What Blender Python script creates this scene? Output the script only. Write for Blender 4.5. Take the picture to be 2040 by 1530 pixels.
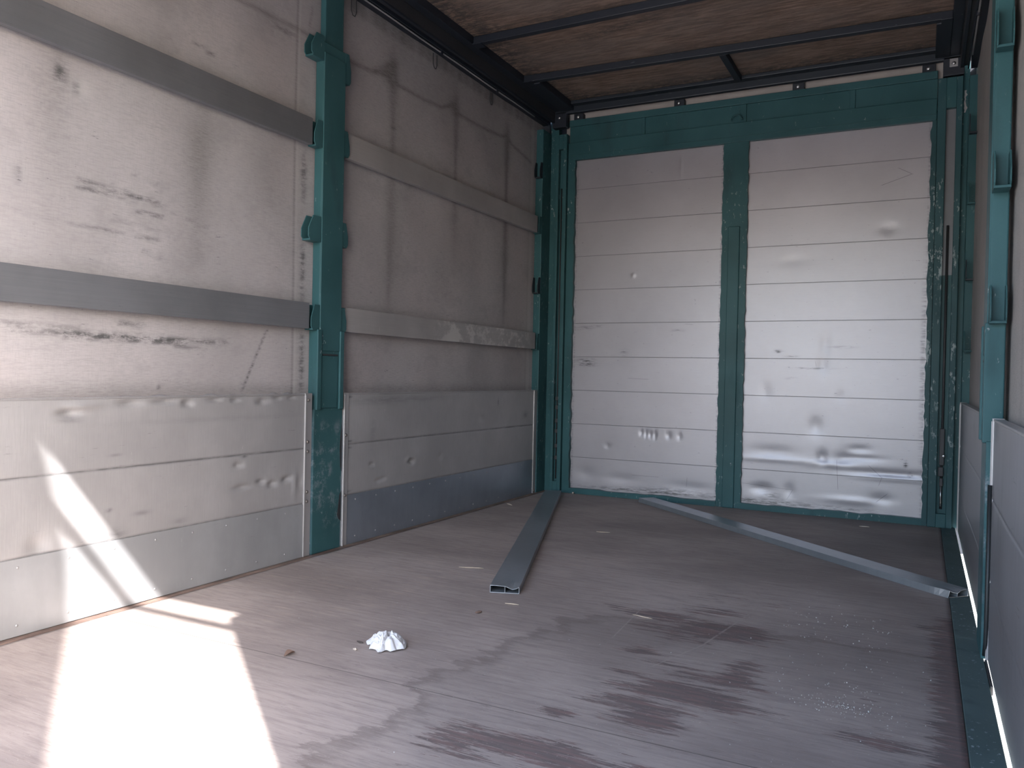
import bpy, bmesh, math, random
import numpy as np
from mathutils import Vector, Matrix, noise as mnoise

S = bpy.context.scene
for o in list(bpy.data.objects):
    bpy.data.objects.remove(o)

# ------------------------------------------------------------------ camera
CAM = Vector((2.2983, -5.0135, 0.7812))
YAW, PIT, ROL, FPX = math.radians(27.1055), math.radians(-0.5993), math.radians(1.1981), 1601.064
fw = Vector((-math.sin(YAW) * math.cos(PIT), math.cos(YAW) * math.cos(PIT), math.sin(PIT)))
rt = Vector((math.cos(YAW), math.sin(YAW), 0))
up = rt.cross(fw)
r2 = rt * math.cos(ROL) + up * math.sin(ROL)
u2 = -rt * math.sin(ROL) + up * math.cos(ROL)
cd = bpy.data.cameras.new('camera')
cam = bpy.data.objects.new('camera', cd)
S.collection.objects.link(cam)
M = Matrix.Identity(4)
for i in range(3):
    M[i][0], M[i][1], M[i][2], M[i][3] = r2[i], u2[i], -fw[i], CAM[i]
cam.matrix_world = M
cd.sensor_width = 36.0
cd.lens = FPX / 2040.0 * 36.0
cd.clip_start = 0.02
cd.clip_end = 500
S.camera = cam

# ------------------------------------------------------------------ light and exposure
W = bpy.data.worlds.new('sky')
S.world = W
W.use_nodes = True
wn = W.node_tree
wn.nodes.clear()
sky = wn.nodes.new('ShaderNodeTexSky')
sky.sky_type = 'NISHITA'
sky.sun_disc = False
sky.sun_elevation = math.radians(38.6)
sky.sun_rotation = math.radians(127)
sky.air_density = 1.0
sky.dust_density = 2.5
bg = wn.nodes.new('ShaderNodeBackground')
bg.inputs['Strength'].default_value = 0.75
wo = wn.nodes.new('ShaderNodeOutputWorld')
wn.links.new(sky.outputs[0], bg.inputs[0])
wn.links.new(bg.outputs[0], wo.inputs[0])

sd = bpy.data.lights.new('sun', 'SUN')
sd.energy = 12.5
sd.angle = math.radians(0.6)
sd.color = (1.0, 0.965, 0.93)
sun = bpy.data.objects.new('sun', sd)
S.collection.objects.link(sun)
sun.rotation_euler = Vector((-.785, .62, -.825)).to_track_quat('-Z', 'Y').to_euler()
sun.location = (6, -8, 6)

# the open rear doorway, told to the renderer as a portal for the sky's light
pd = bpy.data.lights.new('doorway_portal', 'AREA')
pd.shape = 'RECTANGLE'
pd.size, pd.size_y = 2.6, 2.4
pd.cycles.is_portal = True
po = bpy.data.objects.new('doorway_portal', pd)
S.collection.objects.link(po)
po.location = (1.24, -4.84, 1.15)
po.rotation_euler = Vector((0, 1, 0)).to_track_quat('-Z', 'Z').to_euler()

S.view_settings.view_transform = 'Standard'
S.view_settings.look = 'None'
S.view_settings.gamma = 1.0
S.view_settings.exposure = 0.9
S.view_settings.use_curve_mapping = False
S.cycles.max_bounces = 14
S.cycles.diffuse_bounces = 10
S.cycles.glossy_bounces = 6
S.cycles.sample_clamp_indirect = 6
S.cycles.use_denoising = True
S.cycles.caustics_reflective = False
S.cycles.caustics_refractive = False

rnd = random.Random(4)

# ------------------------------------------------------------------ helpers
def link(o, parent=None, root_loc=None):
    S.collection.objects.link(o)
    if parent is not None:
        o.parent = parent
        o.matrix_parent_inverse = parent.matrix_basis.inverted()
    return o

def tag(o, label=None, cat=None, group=None, kind=None):
    if label: o['label'] = label
    if cat: o['category'] = cat
    if group: o['group'] = group
    if kind: o['kind'] = kind
    return o

def thing(name, loc, label, cat, group=None):
    o = bpy.data.objects.new(name, None)
    o.location = loc
    o.empty_display_size = .05
    link(o)
    return tag(o, label, cat, group)

class MB:
    def __init__(s): s.bm = bmesh.new()
    def box(s, x0, x1, y0, y1, z0, z1, skew=0.0, bev=0.0):
        """axis aligned box; skew moves y by that much from x0 to x1"""
        vs = []
        for z in (z0, z1):
            for (x, y) in ((x0, y0), (x1, y0 + skew), (x1, y1 + skew), (x0, y1)):
                vs.append(s.bm.verts.new((x, y, z)))
        fs = [(3, 2, 1, 0), (4, 5, 6, 7), (0, 1, 5, 4), (1, 2, 6, 5), (2, 3, 7, 6), (3, 0, 4, 7)]
        F = [s.bm.faces.new([vs[i] for i in f]) for f in fs]
        if bev:
            E = list({e for f in F for e in f.edges})
            bmesh.ops.bevel(s.bm, geom=E, offset=bev, segments=2, affect='EDGES', profile=.7)
        return s
    def prism(s, pts, axis, a, b):
        """pts 2D polygon, extruded along axis (0,1,2) from a to b"""
        def P(p, t):
            q = list(p); q.insert(axis, t); return q
        A = [s.bm.verts.new(P(p, a)) for p in pts]
        B = [s.bm.verts.new(P(p, b)) for p in pts]
        n = len(pts)
        s.bm.faces.new(A[::-1]); s.bm.faces.new(B)
        for i in range(n):
            s.bm.faces.new((A[i], A[(i + 1) % n], B[(i + 1) % n], B[i]))
        bmesh.ops.recalc_face_normals(s.bm, faces=s.bm.faces[:])
        return s
    def tube(s, path, r, n=10, close=False):
        rings = []
        m = len(path)
        path = [Vector(p) for p in path]
        for i, p in enumerate(path):
            a = path[(i - 1) % m] if (close or i > 0) else p
            b = path[(i + 1) % m] if (close or i < m - 1) else p
            d = (b - a).normalized()
            h = Vector((0, 0, 1)) if abs(d.z) < .9 else Vector((1, 0, 0))
            u = d.cross(h).normalized(); v = d.cross(u)
            rr = r[i] if isinstance(r, (list, tuple)) else r
            rings.append([s.bm.verts.new(p + (u * math.cos(2 * math.pi * k / n) + v * math.sin(2 * math.pi * k / n)) * rr) for k in range(n)])
        R = range(m if close else m - 1)
        for i in R:
            A, B = rings[i], rings[(i + 1) % m]
            for k in range(n):
                s.bm.faces.new((A[k], A[(k + 1) % n], B[(k + 1) % n], B[k]))
        if not close:
            s.bm.faces.new(rings[0][::-1]); s.bm.faces.new(rings[-1])
        bmesh.ops.recalc_face_normals(s.bm, faces=s.bm.faces[:])
        return s
    def dome(s, c, r, axis, h, n=12, sq=False):
        """bolt head or rivet: a low dome standing out along signed axis"""
        c = Vector(c); ax = Vector(axis)
        hlp = Vector((0, 0, 1)) if abs(ax.z) < .9 else Vector((1, 0, 0))
        u = ax.cross(hlp).normalized(); v = ax.cross(u)
        prof = [(1.0, 0.0), (.96, .45), (.75, .8), (.4, .97)]
        rings = [[s.bm.verts.new(c + (u * math.cos(2 * math.pi * k / n) + v * math.sin(2 * math.pi * k / n)) * r * q + ax * h * t) for k in range(n)] for q, t in prof]
        for A, B in zip(rings, rings[1:]):
            for k in range(n):
                s.bm.faces.new((A[k], A[(k + 1) % n], B[(k + 1) % n], B[k]))
        s.bm.faces.new(rings[-1]); s.bm.faces.new(rings[0][::-1])
        bmesh.ops.recalc_face_normals(s.bm, faces=s.bm.faces[:])
        return s
    def build(s, name, mat, parent=None, bevel=0.0, smooth=False, seg=2):
        me = bpy.data.meshes.new(name)
        s.bm.to_mesh(me); s.bm.free()
        me.materials.append(mat)
        o = bpy.data.objects.new(name, me)
        link(o, parent)
        if bevel:
            b = o.modifiers.new('bevel', 'BEVEL')
            b.width = bevel; b.segments = seg; b.limit_method = 'ANGLE'; b.angle_limit = math.radians(40)
        if smooth:
            for p in me.polygons: p.use_smooth = True
        return o

def sheet(name, mat, p0, du, dv, nu, nv, thick=0.0, disp=None, attrs=None, parent=None, mirror=False):
    """grid surface p0 + u*du + v*dv; disp(u,v) in metres along the normal; attrs {name: f(U,V)} in world units"""
    p0, du, dv = Vector(p0), Vector(du), Vector(dv)
    lu, lv = du.length, dv.length
    nrm = du.cross(dv).normalized()
    U, V = np.meshgrid(np.linspace(0, 1, nu + 1), np.linspace(0, 1, nv + 1), indexing='ij')
    P = np.array(p0)[None, None, :] + U[..., None] * np.array(du) + V[..., None] * np.array(dv)
    if disp is not None:
        P = P + disp(P)[..., None] * np.array(nrm)
    pts = P.reshape(-1, 3)
    idx = np.arange((nu + 1) * (nv + 1)).reshape(nu + 1, nv + 1)
    q = np.stack([idx[:-1, :-1], idx[1:, :-1], idx[1:, 1:], idx[:-1, 1:]], -1).reshape(-1, 4)
    me = bpy.data.meshes.new(name)
    me.from_pydata(pts.tolist(), [], q.tolist())
    me.materials.append(mat)
    for p in me.polygons: p.use_smooth = True
    for k, f in (attrs or {}).items():
        a = me.attributes.new(k, 'FLOAT', 'POINT')
        a.data.foreach_set('value', f(P).reshape(-1).astype(np.float32))
    o = bpy.data.objects.new(name, me)
    link(o, parent)
    if thick:
        m = o.modifiers.new('thickness', 'SOLIDIFY')
        m.thickness = thick; m.offset = -1
    return o

def blob(a, b, ca, cb, ra, rb, s=1.0):
    return s * np.exp(-(((a - ca) / ra) ** 2 + ((b - cb) / rb) ** 2))
def seg(a, b, x0, y0, x1, y1, w, s=1.0):
    dx, dy = x1 - x0, y1 - y0
    t = np.clip(((a - x0) * dx + (b - y0) * dy) / (dx * dx + dy * dy), 0, 1)
    d = np.hypot(a - x0 - t * dx, b - y0 - t * dy)
    return s * np.exp(-(d / w) ** 2)
def poly(a, b, pts, w, s=1.0):
    r = 0 * a
    for p, q in zip(pts, pts[1:]):
        r = np.maximum(r, seg(a, b, p[0], p[1], q[0], q[1], w, s))
    return r

# ------------------------------------------------------------------ materials
class NT:
    def __init__(s, name):
        s.m = bpy.data.materials.new(name); s.m.use_nodes = True
        s.t = s.m.node_tree; s.t.nodes.clear()
        s.out = s.t.nodes.new('ShaderNodeOutputMaterial')
        s.b = s.t.nodes.new('ShaderNodeBsdfPrincipled')
        s.t.links.new(s.b.outputs[0], s.out.inputs[0])
        s.co = s.t.nodes.new('ShaderNodeTexCoord')
        s.P = s.co.outputs['Object']
    def lk(s, v, sock):
        if isinstance(v, bpy.types.NodeSocket): s.t.links.new(v, sock)
        elif isinstance(v, (tuple, list)) and len(v) == 3 and sock.type == 'RGBA': sock.default_value = (*v, 1)
        else: sock.default_value = v
    def set(s, **k):
        for n, v in k.items(): s.lk(v, s.b.inputs[n.replace('_', ' ')])
    def map(s, sc, rot=(0, 0, 0), loc=(0, 0, 0)):
        n = s.t.nodes.new('ShaderNodeMapping'); s.t.links.new(s.P, n.inputs[0])
        n.inputs['Scale'].default_value = sc; n.inputs['Rotation'].default_value = rot; n.inputs['Location'].default_value = loc
        return n.outputs[0]
    def noise(s, scale=1.0, sc=(1, 1, 1), detail=4, rough=.55, dist=0.0, loc=(0, 0, 0), rot=(0, 0, 0)):
        n = s.t.nodes.new('ShaderNodeTexNoise'); s.t.links.new(s.map(sc, rot, loc), n.inputs['Vector'])
        n.inputs['Scale'].default_value = scale; n.inputs['Detail'].default_value = detail
        n.inputs['Roughness'].default_value = rough; n.inputs['Distortion'].default_value = dist
        return n.outputs['Fac']
    def m(s_, *a): pass
    def math(s, op, a, b=0.0, clamp=False):
        n = s.t.nodes.new('ShaderNodeMath'); n.operation = op; n.use_clamp = clamp
        s.lk(a, n.inputs[0]); s.lk(b, n.inputs[1]); return n.outputs[0]
    def ramp(s, v, lo, hi, a=0.0, b=1.0):
        n = s.t.nodes.new('ShaderNodeMapRange'); n.clamp = True; n.interpolation_type = 'SMOOTHSTEP'
        s.lk(v, n.inputs[0]); n.inputs[1].default_value = lo; n.inputs[2].default_value = hi
        n.inputs[3].default_value = a; n.inputs[4].default_value = b; return n.outputs[0]
    def mix(s, f, a, b, mode='MIX'):
        n = s.t.nodes.new('ShaderNodeMix'); n.data_type = 'RGBA'; n.blend_type = mode
        s.lk(f, n.inputs[0]); s.lk(a, n.inputs[6]); s.lk(b, n.inputs[7]); return n.outputs[2]
    def attr(s, name):
        n = s.t.nodes.new('ShaderNodeAttribute'); n.attribute_name = name; return n.outputs['Fac']
    def xyz(s):
        n = s.t.nodes.new('ShaderNodeSeparateXYZ'); s.t.links.new(s.P, n.inputs[0]); return n.outputs
    def bump(s, h, dist=.002, strength=1.0):
        n = s.t.nodes.new('ShaderNodeBump'); s.lk(h, n.inputs['Height']); n.inputs['Distance'].default_value = dist
        n.inputs['Strength'].default_value = strength; s.t.links.new(n.outputs[0], s.b.inputs['Normal'])
    def line(s, v, at, w):
        """1 on a thin line where v == at"""
        d = s.math('ABSOLUTE', s.math('SUBTRACT', v, at))
        return s.ramp(d, w * .4, w, 1, 0)
    def segm(s, a, b, x0, y0, x1, y1, w):
        dx, dy = x1 - x0, y1 - y0; L = math.hypot(dx, dy); ux, uy = dx / L, dy / L
        pa, pb = s.math('SUBTRACT', a, x0), s.math('SUBTRACT', b, y0)
        t = s.math('ADD', s.math('MULTIPLY', pa, ux), s.math('MULTIPLY', pb, uy))
        d = s.math('ABSOLUTE', s.math('ADD', s.math('MULTIPLY', pa, -uy), s.math('MULTIPLY', pb, ux)))
        inside = s.ramp(s.math('ABSOLUTE', s.math('SUBTRACT', t, L / 2)), L / 2 - .01, L / 2 + .01, 1, 0)
        return s.math('MULTIPLY', s.ramp(d, w * .4, w, 1, 0), inside)

def mat_green(name='green_paint', chip=.5, scuff=False, base=(.030, .086, .096), rough=.42):
    n = NT(name)
    big = n.noise(2.2, detail=3)
    col = n.mix(n.ramp(big, .3, .7), base, tuple(c * 1.35 + .004 for c in base))
    fine = n.noise(55, (1, 1, .45), detail=5, rough=.7)
    gate = n.ramp(n.noise(3.1, (1, 1, .6), detail=2, loc=(3, 1, 2)), .42, .62)
    chips = n.math('MULTIPLY', n.ramp(fine, .685 - .05 * chip, .71 - .05 * chip), gate)
    if chip >= 2:
        zz = n.xyz()[2]
        band = n.math('MULTIPLY', n.ramp(zz, .5, .8), n.ramp(zz, 1.8, 1.45))
        chips = n.math('MAXIMUM', chips, n.math('MULTIPLY', band, n.ramp(n.noise(30, (1, 1, .3), detail=6, rough=.7, loc=(2, 2, 2)), .56, .60)))
    col = n.mix(chips, col, (.30, .36, .38))
    dirt = n.ramp(n.noise(9, (1, 1, .25), detail=5, loc=(1, 5, 0)), .55, .75)
    col = n.mix(n.math('MULTIPLY', dirt, .35), col, (.03, .045, .05))
    if scuff:
        z = n.xyz()[2]
        sc = n.ramp(n.noise(17, (1, 1, .9), detail=9, rough=.8, loc=(0, 2, 0)), .48, .62)
        zone = n.math('MULTIPLY', n.ramp(n.noise(7, detail=3, loc=(4, 0, 0)), .38, .52), n.ramp(z, .60, .50))
        zone = n.math('MULTIPLY', zone, n.ramp(z, .04, .25))
        col = n.mix(n.math('MULTIPLY', n.math('MULTIPLY', sc, zone), .6), col, (.28, .30, .34))
    n.set(Base_Color=col, Roughness=n.math('ADD', rough, n.math('MULTIPLY', dirt, .2)))
    n.b.inputs['Specular IOR Level'].default_value = .2
    n.bump(n.math('ADD', n.noise(90, detail=2), n.math('MULTIPLY', chips, -1.5)), .0006, .6)
    return n.m

def mat_dark(name='dark_green_paint', base=(.015, .019, .029)):
    n = NT(name)
    scr = n.ramp(n.noise(26, (.35, .35, 3), detail=6, rough=.75), .655, .70)
    gate = n.ramp(n.noise(2.6, detail=2, loc=(6, 0, 0)), .45, .6)
    col = n.mix(n.math('MULTIPLY', n.math('MULTIPLY', scr, gate), .8), base, (.22, .25, .27))
    n.set(Base_Color=col, Roughness=.5)
    n.bump(n.noise(60, detail=3), .0008, .5)
    return n.m

def mat_plain(name, col, rough=.5, metal=0.0, var=.15, scale=12.0):
    n = NT(name)
    c = n.mix(n.noise(scale, detail=4), tuple(v * (1 - var) for v in col), tuple(min(1, v * (1 + var)) for v in col))
    n.set(Base_Color=c, Roughness=rough, Metallic=metal)
    n.bump(n.noise(scale * 6, detail=2), .0004, .4)
    return n.m

def mat_alu(name, col, rough=.42, metal=.55, brush=(1, 1, 60), scr=.4, marks=None):
    """weathered aluminium with brushed grain and dirt; 'dark'/'shine' attributes optional"""
    n = NT(name)
    grain = n.noise(4, brush, detail=5, rough=.65)
    cloud = n.noise(2.3, detail=5, rough=.6, loc=(2, 0, 1))
    c = n.mix(n.ramp(cloud, .3, .7), tuple(v * .86 for v in col), tuple(min(1, v * 1.1) for v in col))
    c = n.mix(n.math('MULTIPLY', n.ramp(grain, .35, .7), .22), c, tuple(v * .72 for v in col))
    s1 = n.ramp(n.noise(30, (1, .25, 3), detail=6, rough=.75, loc=(0, 3, 5)), .635, .68)
    c = n.mix(n.math('MULTIPLY', s1, scr), c, tuple(v * .38 for v in col))
    s2 = n.ramp(n.noise(24, (1, 2.5, .4), detail=6, rough=.75, loc=(7, 3, 5)), .655, .70)
    c = n.mix(n.math('MULTIPLY', s2, scr * .8), c, tuple(min(1, v * 1.6) for v in col))
    if marks:
        d = n.math('MULTIPLY', n.attr('dark'), n.ramp(n.noise(34, (1, .3, 2.2), detail=6, rough=.7, loc=(3, 3, 3)), .3, .6, .25, 1.0), clamp=True)
        c = n.mix(d, c, marks)
    r = n.math('ADD', rough - .06, n.math('MULTIPLY', cloud, .14))
    n.set(Base_Color=c, Roughness=r, Metallic=metal)
    n.bump(n.math('ADD', grain, n.math('MULTIPLY', n.noise(6, detail=3), 1.5)), .0012, .35)
    return n.m

G = mat_green()
GS = mat_green('scuffed_green_paint', .8, True)
GC = mat_green('chipped_green_paint', 1.3)
GW = mat_green('worn_green_paint', 2.0, base=(.027, .074, .085))
DK = mat_dark()
DK2 = mat_dark('header_dark_paint', (.016, .022, .032))
STEEL = mat_plain('bright_bolt_steel', (.55, .56, .58), .3, .9)
BOARDR = mat_alu('right_board_aluminium', (.29, .295, .32), .38, .5, (1, 8, 1), .9, (.12, .12, .125))
BARE = mat_plain('bare_grey_metal', (.17, .175, .195), .5, .2, .25, 6)
RUST = mat_plain('dark_steel', (.045, .045, .05), .55, .3)
LATH = mat_alu('lath_aluminium', (.25, .255, .28), .4, .55, (40, .6, 40), .35)
def mat_blotched():
    m = mat_alu('pale_lath_aluminium', (.42, .40, .40), .5, .35, (40, .6, 40), .35)
    t = m.node_tree
    b = [q for q in t.nodes if q.type == 'BSDF_PRINCIPLED'][0]
    src = b.inputs['Base Color'].links[0].from_socket
    n = NT.__new__(NT); n.m = m; n.t = t; n.b = b
    n.co = [q for q in t.nodes if q.type == 'TEX_COORD'][0]; n.P = n.co.outputs['Object']
    x, y, z = n.xyz()
    zone = n.math('MULTIPLY', n.math('MULTIPLY', n.ramp(y, -1.50, -1.25), n.ramp(y, -.22, -.35)), n.ramp(z, 1.5, 1.2))
    f = n.math('MULTIPLY', zone, n.ramp(n.noise(6, (1, 1, 1.3), detail=6, rough=.72, loc=(1, 2, 9)), .47, .58))
    t.links.new(n.mix(n.math('MULTIPLY', f, .7), src, (.66, .64, .62)), b.inputs['Base Color'])
    return m
LATHP = mat_blotched()
LOOSE = mat_alu('loose_lath_aluminium', (.34, .37, .40), .36, .6, (6, 6, 1), .15)
BOARD = mat_alu('board_aluminium', (.42, .41, .42), .48, .30, (1, 50, 3), .45, (.12, .12, .125))
KICK2 = mat_alu('grey_kick_plate_aluminium', (.40, .41, .43), .42, .4, (1, 4, 1), .2)
KICK = mat_alu('kick_plate_aluminium', (.33, .37, .43), .33, .65, (1, 4, 1), .15)
PROFILE = mat_alu('edge_profile_aluminium', (.42, .41, .42), .42, .45, (40, 40, .7), .3)
BOLT = mat_plain('old_bolt', (.20, .18, .17), .45, .6)

# floor plywood
def mat_floor():
    n = NT('phenolic_plywood_floor')
    x, y, z = n.xyz()
    grain = n.noise(7, (.9, 9, 1), detail=8, rough=.68)
    cloud = n.noise(1.5, (.8, 1.3, 1), detail=6, rough=.6, loc=(1.3, .4, 0))
    c = n.mix(n.ramp(cloud, .32, .66), (.285, .238, .222), (.43, .365, .335))
    c = n.mix(n.math('MULTIPLY', n.ramp(grain, .42, .68), .45), c, (.20, .162, .152))
    dust = n.ramp(n.noise(11, (.5, 6, 1), detail=7, rough=.7, loc=(5, 2, 0)), .52, .70)
    c = n.mix(n.math('MULTIPLY', dust, n.math('ADD', .15, n.math('MULTIPLY', n.attr('dust'), .7)), True), c, (.52, .41, .34))
    fine = n.noise(38, (.35, 7, 1), detail=5, rough=.7, loc=(2, 6, 0))
    c = n.mix(n.math('MULTIPLY', n.ramp(fine, .56, .66), .38), c, (.11, .088, .084))
    c = n.mix(n.math('MULTIPLY', n.ramp(fine, .44, .34), .22), c, (.52, .45, .41))
    c = n.mix(n.math('MULTIPLY', n.ramp(n.noise(15, (.8, 2.2, 1), detail=6, rough=.75, loc=(7, 7, 0)), .60, .68), .4), c, (.10, .08, .078))
    # bare worn red-brown patches with ragged edges along the grain
    rag = n.math('ADD', n.math('MULTIPLY', n.noise(8, (.6, 6, 1), detail=8, rough=.74, loc=(9, 4, 0)), .62), n.math('MULTIPLY', n.noise(26, (.45, 8, 1), detail=5, rough=.7, loc=(1, 4, 0)), .38))
    w = n.ramp(n.math('ADD', n.attr('worn'), n.math('MULTIPLY', n.math('SUBTRACT', rag, .5), 2.9)), .40, .46)
    wc = n.mix(n.ramp(n.noise(14, (.6, 5, 1), detail=5, loc=(2, 8, 0)), .42, .62), (.085, .062, .064), (.18, .098, .092))
    c = n.mix(n.math('MULTIPLY', w, .72), c, wc)
    # damp outlines
    wet = n.math('ADD', n.attr('wet'), n.math('MULTIPLY', n.math('SUBTRACT', n.noise(5, (1, 2.5, 1), detail=6, rough=.7), .5), .55))
    edge = n.math('MULTIPLY', n.ramp(wet, .46, .50), n.ramp(wet, .50, .60, 1, 0))
    c = n.mix(n.math('MULTIPLY', edge, .35), c, (.10, .075, .07))
    c = n.mix(n.math('MULTIPLY', n.ramp(wet, .47, .52), .14), c, (.13, .115, .105))
    c = n.mix(n.math('MULTIPLY', n.attr('dark_cloud'), .55, True), c, (.11, .10, .105))
    # the joint between two floor sheets and drag scratches
    j = n.line(y, -3.345, .0022)
    j = n.math('MAXIMUM', j, n.line(y, -1.02, .0016))
    c = n.mix(n.math('MULTIPLY', j, .75), c, (.05, .042, .04))
    s = None
    for q in ((1.818, -2.119, 1.738, -2.652, .0045), (1.463, -2.37, 1.484, -2.724, .003), (1.738, -2.652, 1.66, -2.9, .003),
              (.071, -2.381, .30, -2.50, .003), (.30, -2.50, .437, -2.615, .0035), (1.86, -2.52, 1.60, -2.47, .0025), (1.9, -2.2, 1.55, -2.3, .002),
              (1.56, -3.02, 1.30, -3.10, .002), (1.84, -3.42, 1.55, -3.36, .0025)):
        k = n.segm(x, y, *q)
        s = k if s is None else n.math('MAXIMUM', s, k)
    s = n.math('MULTIPLY', s, n.ramp(n.noise(40, detail=4), .35, .5))
    c = n.mix(n.math('MULTIPLY', s, .65), c, (.36, .31, .28))
    sp = n.ramp(n.noise(170, detail=1, rough=.4, loc=(3, 3, 0)), .735, .76)
    c = n.mix(n.math('MULTIPLY', sp, .55), c, (.5, .47, .43))
    n.set(Base_Color=c, Roughness=n.math('ADD', .50, n.math('MULTIPLY', grain, .2)))
    n.b.inputs['Specular IOR Level'].default_value = .35
    n.bump(n.math('ADD', grain, n.math('MULTIPLY', w, -.5)), .0015, .5)
    return n.m

def mat_tarp(name, base, side):
    n = NT(name)
    x, y, z = n.xyz()
    cloud = n.noise(1.7, (1, 1, .8), detail=6, rough=.62, loc=(0, side, 1))
    weave = n.noise(60, (1, .5, 5), detail=4, rough=.7)
    weave2 = n.noise(60, (1, 6, .6), detail=3, rough=.7, loc=(1, 1, 1))
    c = n.mix(n.ramp(cloud, .28, .7), tuple(v * .88 for v in base), tuple(min(1, v * 1.09) for v in base))
    pink = n.ramp(n.noise(1.1, detail=3, loc=(4, 1, 7)), .4, .65)
    c = n.mix(n.math('MULTIPLY', pink, .35), c, (base[0] * 1.06, base[1] * .95, base[2] * .94))
    c = n.mix(n.math('MULTIPLY', n.ramp(weave, .42, .68), .5), c, tuple(v * .72 for v in base))
    c = n.mix(n.math('MULTIPLY', n.ramp(weave2, .45, .7), .34), c, tuple(v * .75 for v in base))
    specks = n.ramp(n.noise(44, (1, .30, 1.7), detail=6, rough=.74, loc=(5, 5, 5)), .645, .69)
    c = n.mix(n.math('MULTIPLY', specks, .6), c, (.09, .09, .095))
    blot = n.ramp(n.noise(5.5, (1, .8, 1.3), detail=7, rough=.72, loc=(8, 2, side)), .50, .66)
    c = n.mix(n.math('MULTIPLY', blot, .28), c, tuple(v * .62 for v in base))
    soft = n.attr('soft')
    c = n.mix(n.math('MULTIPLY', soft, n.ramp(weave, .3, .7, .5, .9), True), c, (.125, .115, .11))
    d = n.math('MULTIPLY', n.attr('dark'), n.ramp(n.noise(36, (1, .45, 1.5), detail=7, rough=.78, loc=(3, 3, 3)), .36, .62), True)
    c = n.mix(n.math('MULTIPLY', d, .85), c, (.04, .043, .045))
    lt = n.attr('light')
    c = n.mix(n.math('MULTIPLY', lt, .6, True), c, (.55, .54, .54))
    n.set(Base_Color=c, Roughness=.55)
    n.b.inputs['Specular IOR Level'].default_value = .35
    n.bump(n.math('ADD', n.math('MULTIPLY', weave, .5), n.math('MULTIPLY', n.noise(3, (1, 1, .7), detail=3), 3)), .0016, .5)
    return n.m

def mat_sheet():
    n = NT('bulkhead_sheet_paint')
    x, y, z = n.xyz()
    base = (.385, .370, .405)
    cloud = n.noise(1.6, detail=6, rough=.6)
    c = n.mix(n.ramp(cloud, .3, .7), tuple(v * .92 for v in base), tuple(min(1, v * 1.05) for v in base))
    streak = n.noise(20, (.6, 1, 14), detail=5, rough=.7)
    c = n.mix(n.math('MULTIPLY', n.ramp(streak, .5, .75), .22), c, tuple(v * .74 for v in base))
    fr = n.math('FRACT', n.math('DIVIDE', n.math('SUBTRACT', z, .2421 - .11245), .2249))
    g = n.ramp(n.math('MULTIPLY', n.math('ABSOLUTE', n.math('SUBTRACT', fr, .5)), .2249), .0008, .0022, 1, 0)
    c = n.mix(n.math('MULTIPLY', g, .52), c, (.12, .12, .13))
    sp = n.ramp(n.noise(50, (.45, 1, 1.6), detail=5, rough=.75, loc=(3, 0, 1)), .675, .70)
    c = n.mix(n.math('MULTIPLY', sp, .75), c, (.10, .10, .11))
    d = n.math('MULTIPLY', n.attr('dark'), n.ramp(n.noise(30, (.5, 1, 3), detail=6, rough=.75, loc=(3, 3, 3)), .42, .58), True)
    c = n.mix(d, c, (.07, .07, .075))
    for q in ((2.145, 1.995, 2.215, 1.955, .0016), (2.215, 1.955, 2.06, 1.905, .0018), (1.86, .33, 1.87, .16, .0015), (2.03, .31, 2.10, .245, .0015),
              (2.10, .245, 2.085, .20, .0015), (2.13, .155, 2.075, .105, .0018), (1.32, .155, 1.62, .135, .0012), (1.62, .135, 1.59, .08, .0012),
              (1.73, .90, 1.735, .87, .0012), (.98, .10, .985, .16, .0012), (.62, .15, .80, .15, .0012), (.58, .78, .72, .775, .0012), (.95, 1.13, 1.0, 1.125, .0012)):
        c = n.mix(n.math('MULTIPLY', n.segm(x, z, *q), .7), c, (.10, .10, .11))
    n.set(Base_Color=c, Roughness=n.math('ADD', .32, n.math('MULTIPLY', cloud, .14)), Metallic=.45)
    n.bump(n.math('ADD', n.math('MULTIPLY', g, -2.5), n.math('MULTIPLY', streak, .4)), .001, .6)
    return n.m

def mat_ceiling():
    n = NT('stained_shaded_plywood')
    x, y, z = n.xyz()
    grain = n.noise(16, (.45, 3.2, 1), detail=8, rough=.72, dist=.4)
    cloud = n.noise(2.4, (.6, 1.3, 1), detail=5)
    c = n.mix(n.ramp(grain, .36, .66), (.15, .098, .075), (.38, .27, .215))
    c = n.mix(n.math('MULTIPLY', n.ramp(cloud, .42, .66), .5), c, (.17, .15, .145))
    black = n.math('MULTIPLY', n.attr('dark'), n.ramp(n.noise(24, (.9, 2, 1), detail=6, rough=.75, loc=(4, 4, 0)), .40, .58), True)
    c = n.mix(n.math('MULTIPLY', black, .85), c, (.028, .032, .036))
    n.set(Base_Color=c, Roughness=.6)
    n.bump(n.math('ADD', grain, n.math('MULTIPLY', n.noise(55, (.6, 2, 1), detail=5), .5)), .006, .8)
    return n.m

def mat_ground():
    n = NT('pale_concrete_yard')
    c = n.mix(n.noise(.8, detail=8), (.42, .40, .37), (.56, .54, .50))
    n.set(Base_Color=c, Roughness=.85)
    return n.m

# ------------------------------------------------------------------ the yard outside
g = sheet('ground', mat_ground(), (-25, -30, -1.12), (60, 0, 0), (0, 60, 0), 4, 4)
tag(g, kind='structure')

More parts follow.
